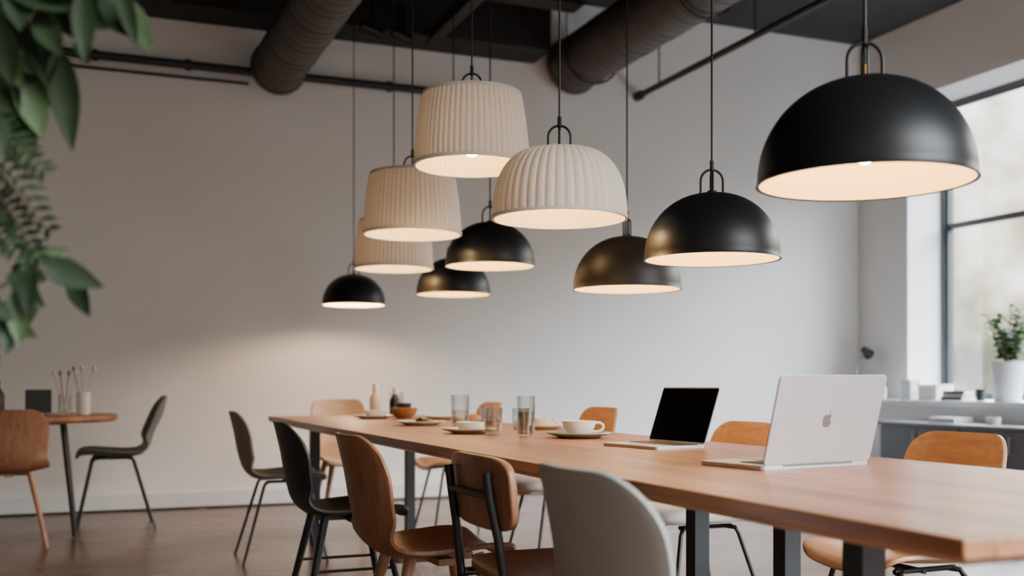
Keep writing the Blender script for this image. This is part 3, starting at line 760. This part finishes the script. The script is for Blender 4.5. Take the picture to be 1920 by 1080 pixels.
L = [(.17, 1.50, .29, 1.46, .055), (.24, 1.51, .350, 1.445, .05), (.285, 1.49, .288, 1.385, .038), (.225, 1.43, .235, 1.285, .052), (.16, 1.42, .155, 1.30, .055),
     (.15, 1.43, .19, 1.36, .045), (.10, 1.5, .20, 1.43, .06), (.31, 1.51, .355, 1.42, .038), (.12, 1.40, .155, 1.27, .055), (.2, 1.52, .265, 1.43, .05),
     (.05, 1.45, .17, 1.38, .06), (.21, 1.47, .25, 1.40, .045), (.14, 1.5, .15, 1.41, .06), (.26, 1.53, .33, 1.49, .05), (.17, 1.53, .22, 1.47, .06), (.10, 1.43, .14, 1.33, .06),
     (.23, 1.53, .24, 1.45, .05), (.29, 1.53, .30, 1.46, .045), (.16, 1.42, .21, 1.39, .045), (.33, 1.5, .345, 1.42, .028), (.19, 1.50, .20, 1.43, .05),
     (.20, 1.46, .21, 1.37, .05), (.25, 1.49, .31, 1.44, .05), (.13, 1.46, .20, 1.40, .06), (.17, 1.45, .18, 1.36, .055), (.22, 1.50, .30, 1.49, .05), (.12, 1.36, .19, 1.32, .04),
     (.17, 1.40, .20, 1.30, .055), (.15, 1.38, .175, 1.27, .06), (.19, 1.43, .225, 1.36, .05), (.13, 1.42, .17, 1.33, .06), (.24, 1.46, .26, 1.41, .035), (.14, 1.33, .165, 1.26, .045),
     (.225, 1.115, .308, 1.082, .044), (.225, 1.11, .265, 1.045, .036), (.20, 1.12, .205, 1.04, .035), (.16, 1.125, .225, 1.145, .03), (.17, 1.10, .165, 1.03, .04),
     (.14, 1.08, .18, 1.01, .04), (.13, 1.04, .16, .975, .045), (.19, 1.10, .23, 1.075, .03), (.13, 1.10, .13, 1.03, .045), (.15, 1.0, .165, .955, .035),
     (.16, 1.09, .2, 1.06, .035), (.15, 1.06, .19, 1.035, .035), (.155, 1.13, .18, 1.16, .02), (.12, 1.07, .17, 1.04, .05), (.11, 1.02, .155, .99, .045), (.18, 1.08, .19, 1.0, .035),
     (.14, 1.12, .19, 1.10, .04), (.17, 1.07, .175, .99, .04), (.14, 1.04, .19, 1.015, .035)]
for i, (a0, z0, a1, z1, wd) in enumerate(L):
    dy = random.uniform(-.06, .06)
    leaf(fo, (a0, dy, z0), (a1, dy+random.uniform(-.03, .03), z1), wd, (random.uniform(-.7, .7), -1, random.uniform(-.3, .6)), .3, 1 if random.random() < .3 else 0, .12)
for P in ([(.07, 0, 1.27), (.15, 0, 1.265), (.215, .01, 1.17)], [(.07, .03, 1.22), (.14, .03, 1.21), (.195, .02, 1.13)], [(.07, 0, 1.3), (.14, 0, 1.31), (.21, 0, 1.25)], [(.06, 0, 1.2), (.12, 0, 1.19), (.17, 0, 1.14)]):
    C = catmull(P, 16)
    for i in range(2, 16):
        t = (C[min(i+1, 15)]-C[i-1]).normalized(); nn = Vector((-t.z, 0, t.x))
        for sgn in (-1, 1):
            Lf = .036*(1-.5*abs(i-8)/8)
            leaf(fo, C[i], C[i]+(t*.6+nn*sgn*.9).normalized()*Lf+Vector((0, random.uniform(-.01, .01), 0)), .0105, (0, -1, .2), .2, 0)
fo.obj('foliage', [M['leafdark'], M['leafmid']], e, angle=180)

# ------------------------------------------------------------------ world (bright outdoors on the window side)
w = bpy.data.worlds.new('World'); S.world = w; w.use_nodes = True
nt = w.node_tree; bg = nt.nodes['Background']
def N(t): return nt.nodes.new(t)
tc = N('ShaderNodeTexCoord'); sp = N('ShaderNodeSeparateXYZ')
nt.links.new(tc.outputs['Generated'], sp.inputs['Vector'])
def maprange(src, a, b, c, d):
    mr = N('ShaderNodeMapRange'); mr.inputs['From Min'].default_value = a; mr.inputs['From Max'].default_value = b
    mr.inputs['To Min'].default_value = c; mr.inputs['To Max'].default_value = d
    nt.links.new(src, mr.inputs['Value']); return mr.outputs['Result']
def mixf(f, a, b):
    mx = N('ShaderNodeMix'); mx.data_type = 'FLOAT'
    for k, v in ((0, f), (2, a), (3, b)):
        if isinstance(v, (int, float)): mx.inputs[k].default_value = v
        else: nt.links.new(v, mx.inputs[k])
    return mx.outputs[0]
side = maprange(sp.outputs['X'], 0, .4, 0, 1)
sky = maprange(sp.outputs['Z'], .24, .42, 5.2, 60)
low = maprange(sp.outputs['Z'], -.12, -.01, 0, 1)
sky2 = mixf(low, .8, sky)
nt.links.new(mixf(side, .60, sky2), bg.inputs['Strength'])
nz = N('ShaderNodeTexNoise'); nz.inputs['Scale'].default_value = 18; nz.inputs['Detail'].default_value = 5
nt.links.new(tc.outputs['Generated'], nz.inputs['Vector'])
ad = N('ShaderNodeMath'); ad.operation = 'MULTIPLY_ADD'; ad.inputs[1].default_value = 1.8
nt.links.new(sp.outputs['Z'], ad.inputs[0]); nt.links.new(nz.outputs['Fac'], ad.inputs[2])
r = N('ShaderNodeValToRGB')
r.color_ramp.elements[0].position = .50; r.color_ramp.elements[0].color = (.08, .085, .04, 1)
e1 = r.color_ramp.elements.new(.68); e1.color = (.36, .31, .21, 1)
r.color_ramp.elements[-1].position = .95; r.color_ramp.elements[-1].color = (.97, .93, .87, 1)
nt.links.new(ad.outputs[0], r.inputs['Fac'])
hi = maprange(sp.outputs['Z'], .26, .42, 0, 1)
c2 = N('ShaderNodeMixRGB'); nt.links.new(hi, c2.inputs['Fac']); nt.links.new(r.outputs['Color'], c2.inputs['Color1']); c2.inputs['Color2'].default_value = (.75, .87, 1, 1)
cm = N('ShaderNodeMixRGB'); nt.links.new(side, cm.inputs['Fac']); cm.inputs['Color1'].default_value = (1, .91, .81, 1)
nt.links.new(c2.outputs['Color'], cm.inputs['Color2']); nt.links.new(cm.outputs['Color'], bg.inputs['Color'])

# ------------------------------------------------------------------ camera
cd = bpy.data.cameras.new('Camera'); cam = bpy.data.objects.new('Camera', cd); COL.objects.link(cam)
cam.location = (0, 0, .95); cam.rotation_euler = (pi/2, 0, math.radians(-22.05))
cd.lens = 37.5; cd.sensor_width = 36; cd.shift_y = 178/1920
cd.dof.use_dof = True; cd.dof.focus_distance = 3.2; cd.dof.aperture_fstop = 2.2
cd.clip_start = .05
S.camera = cam
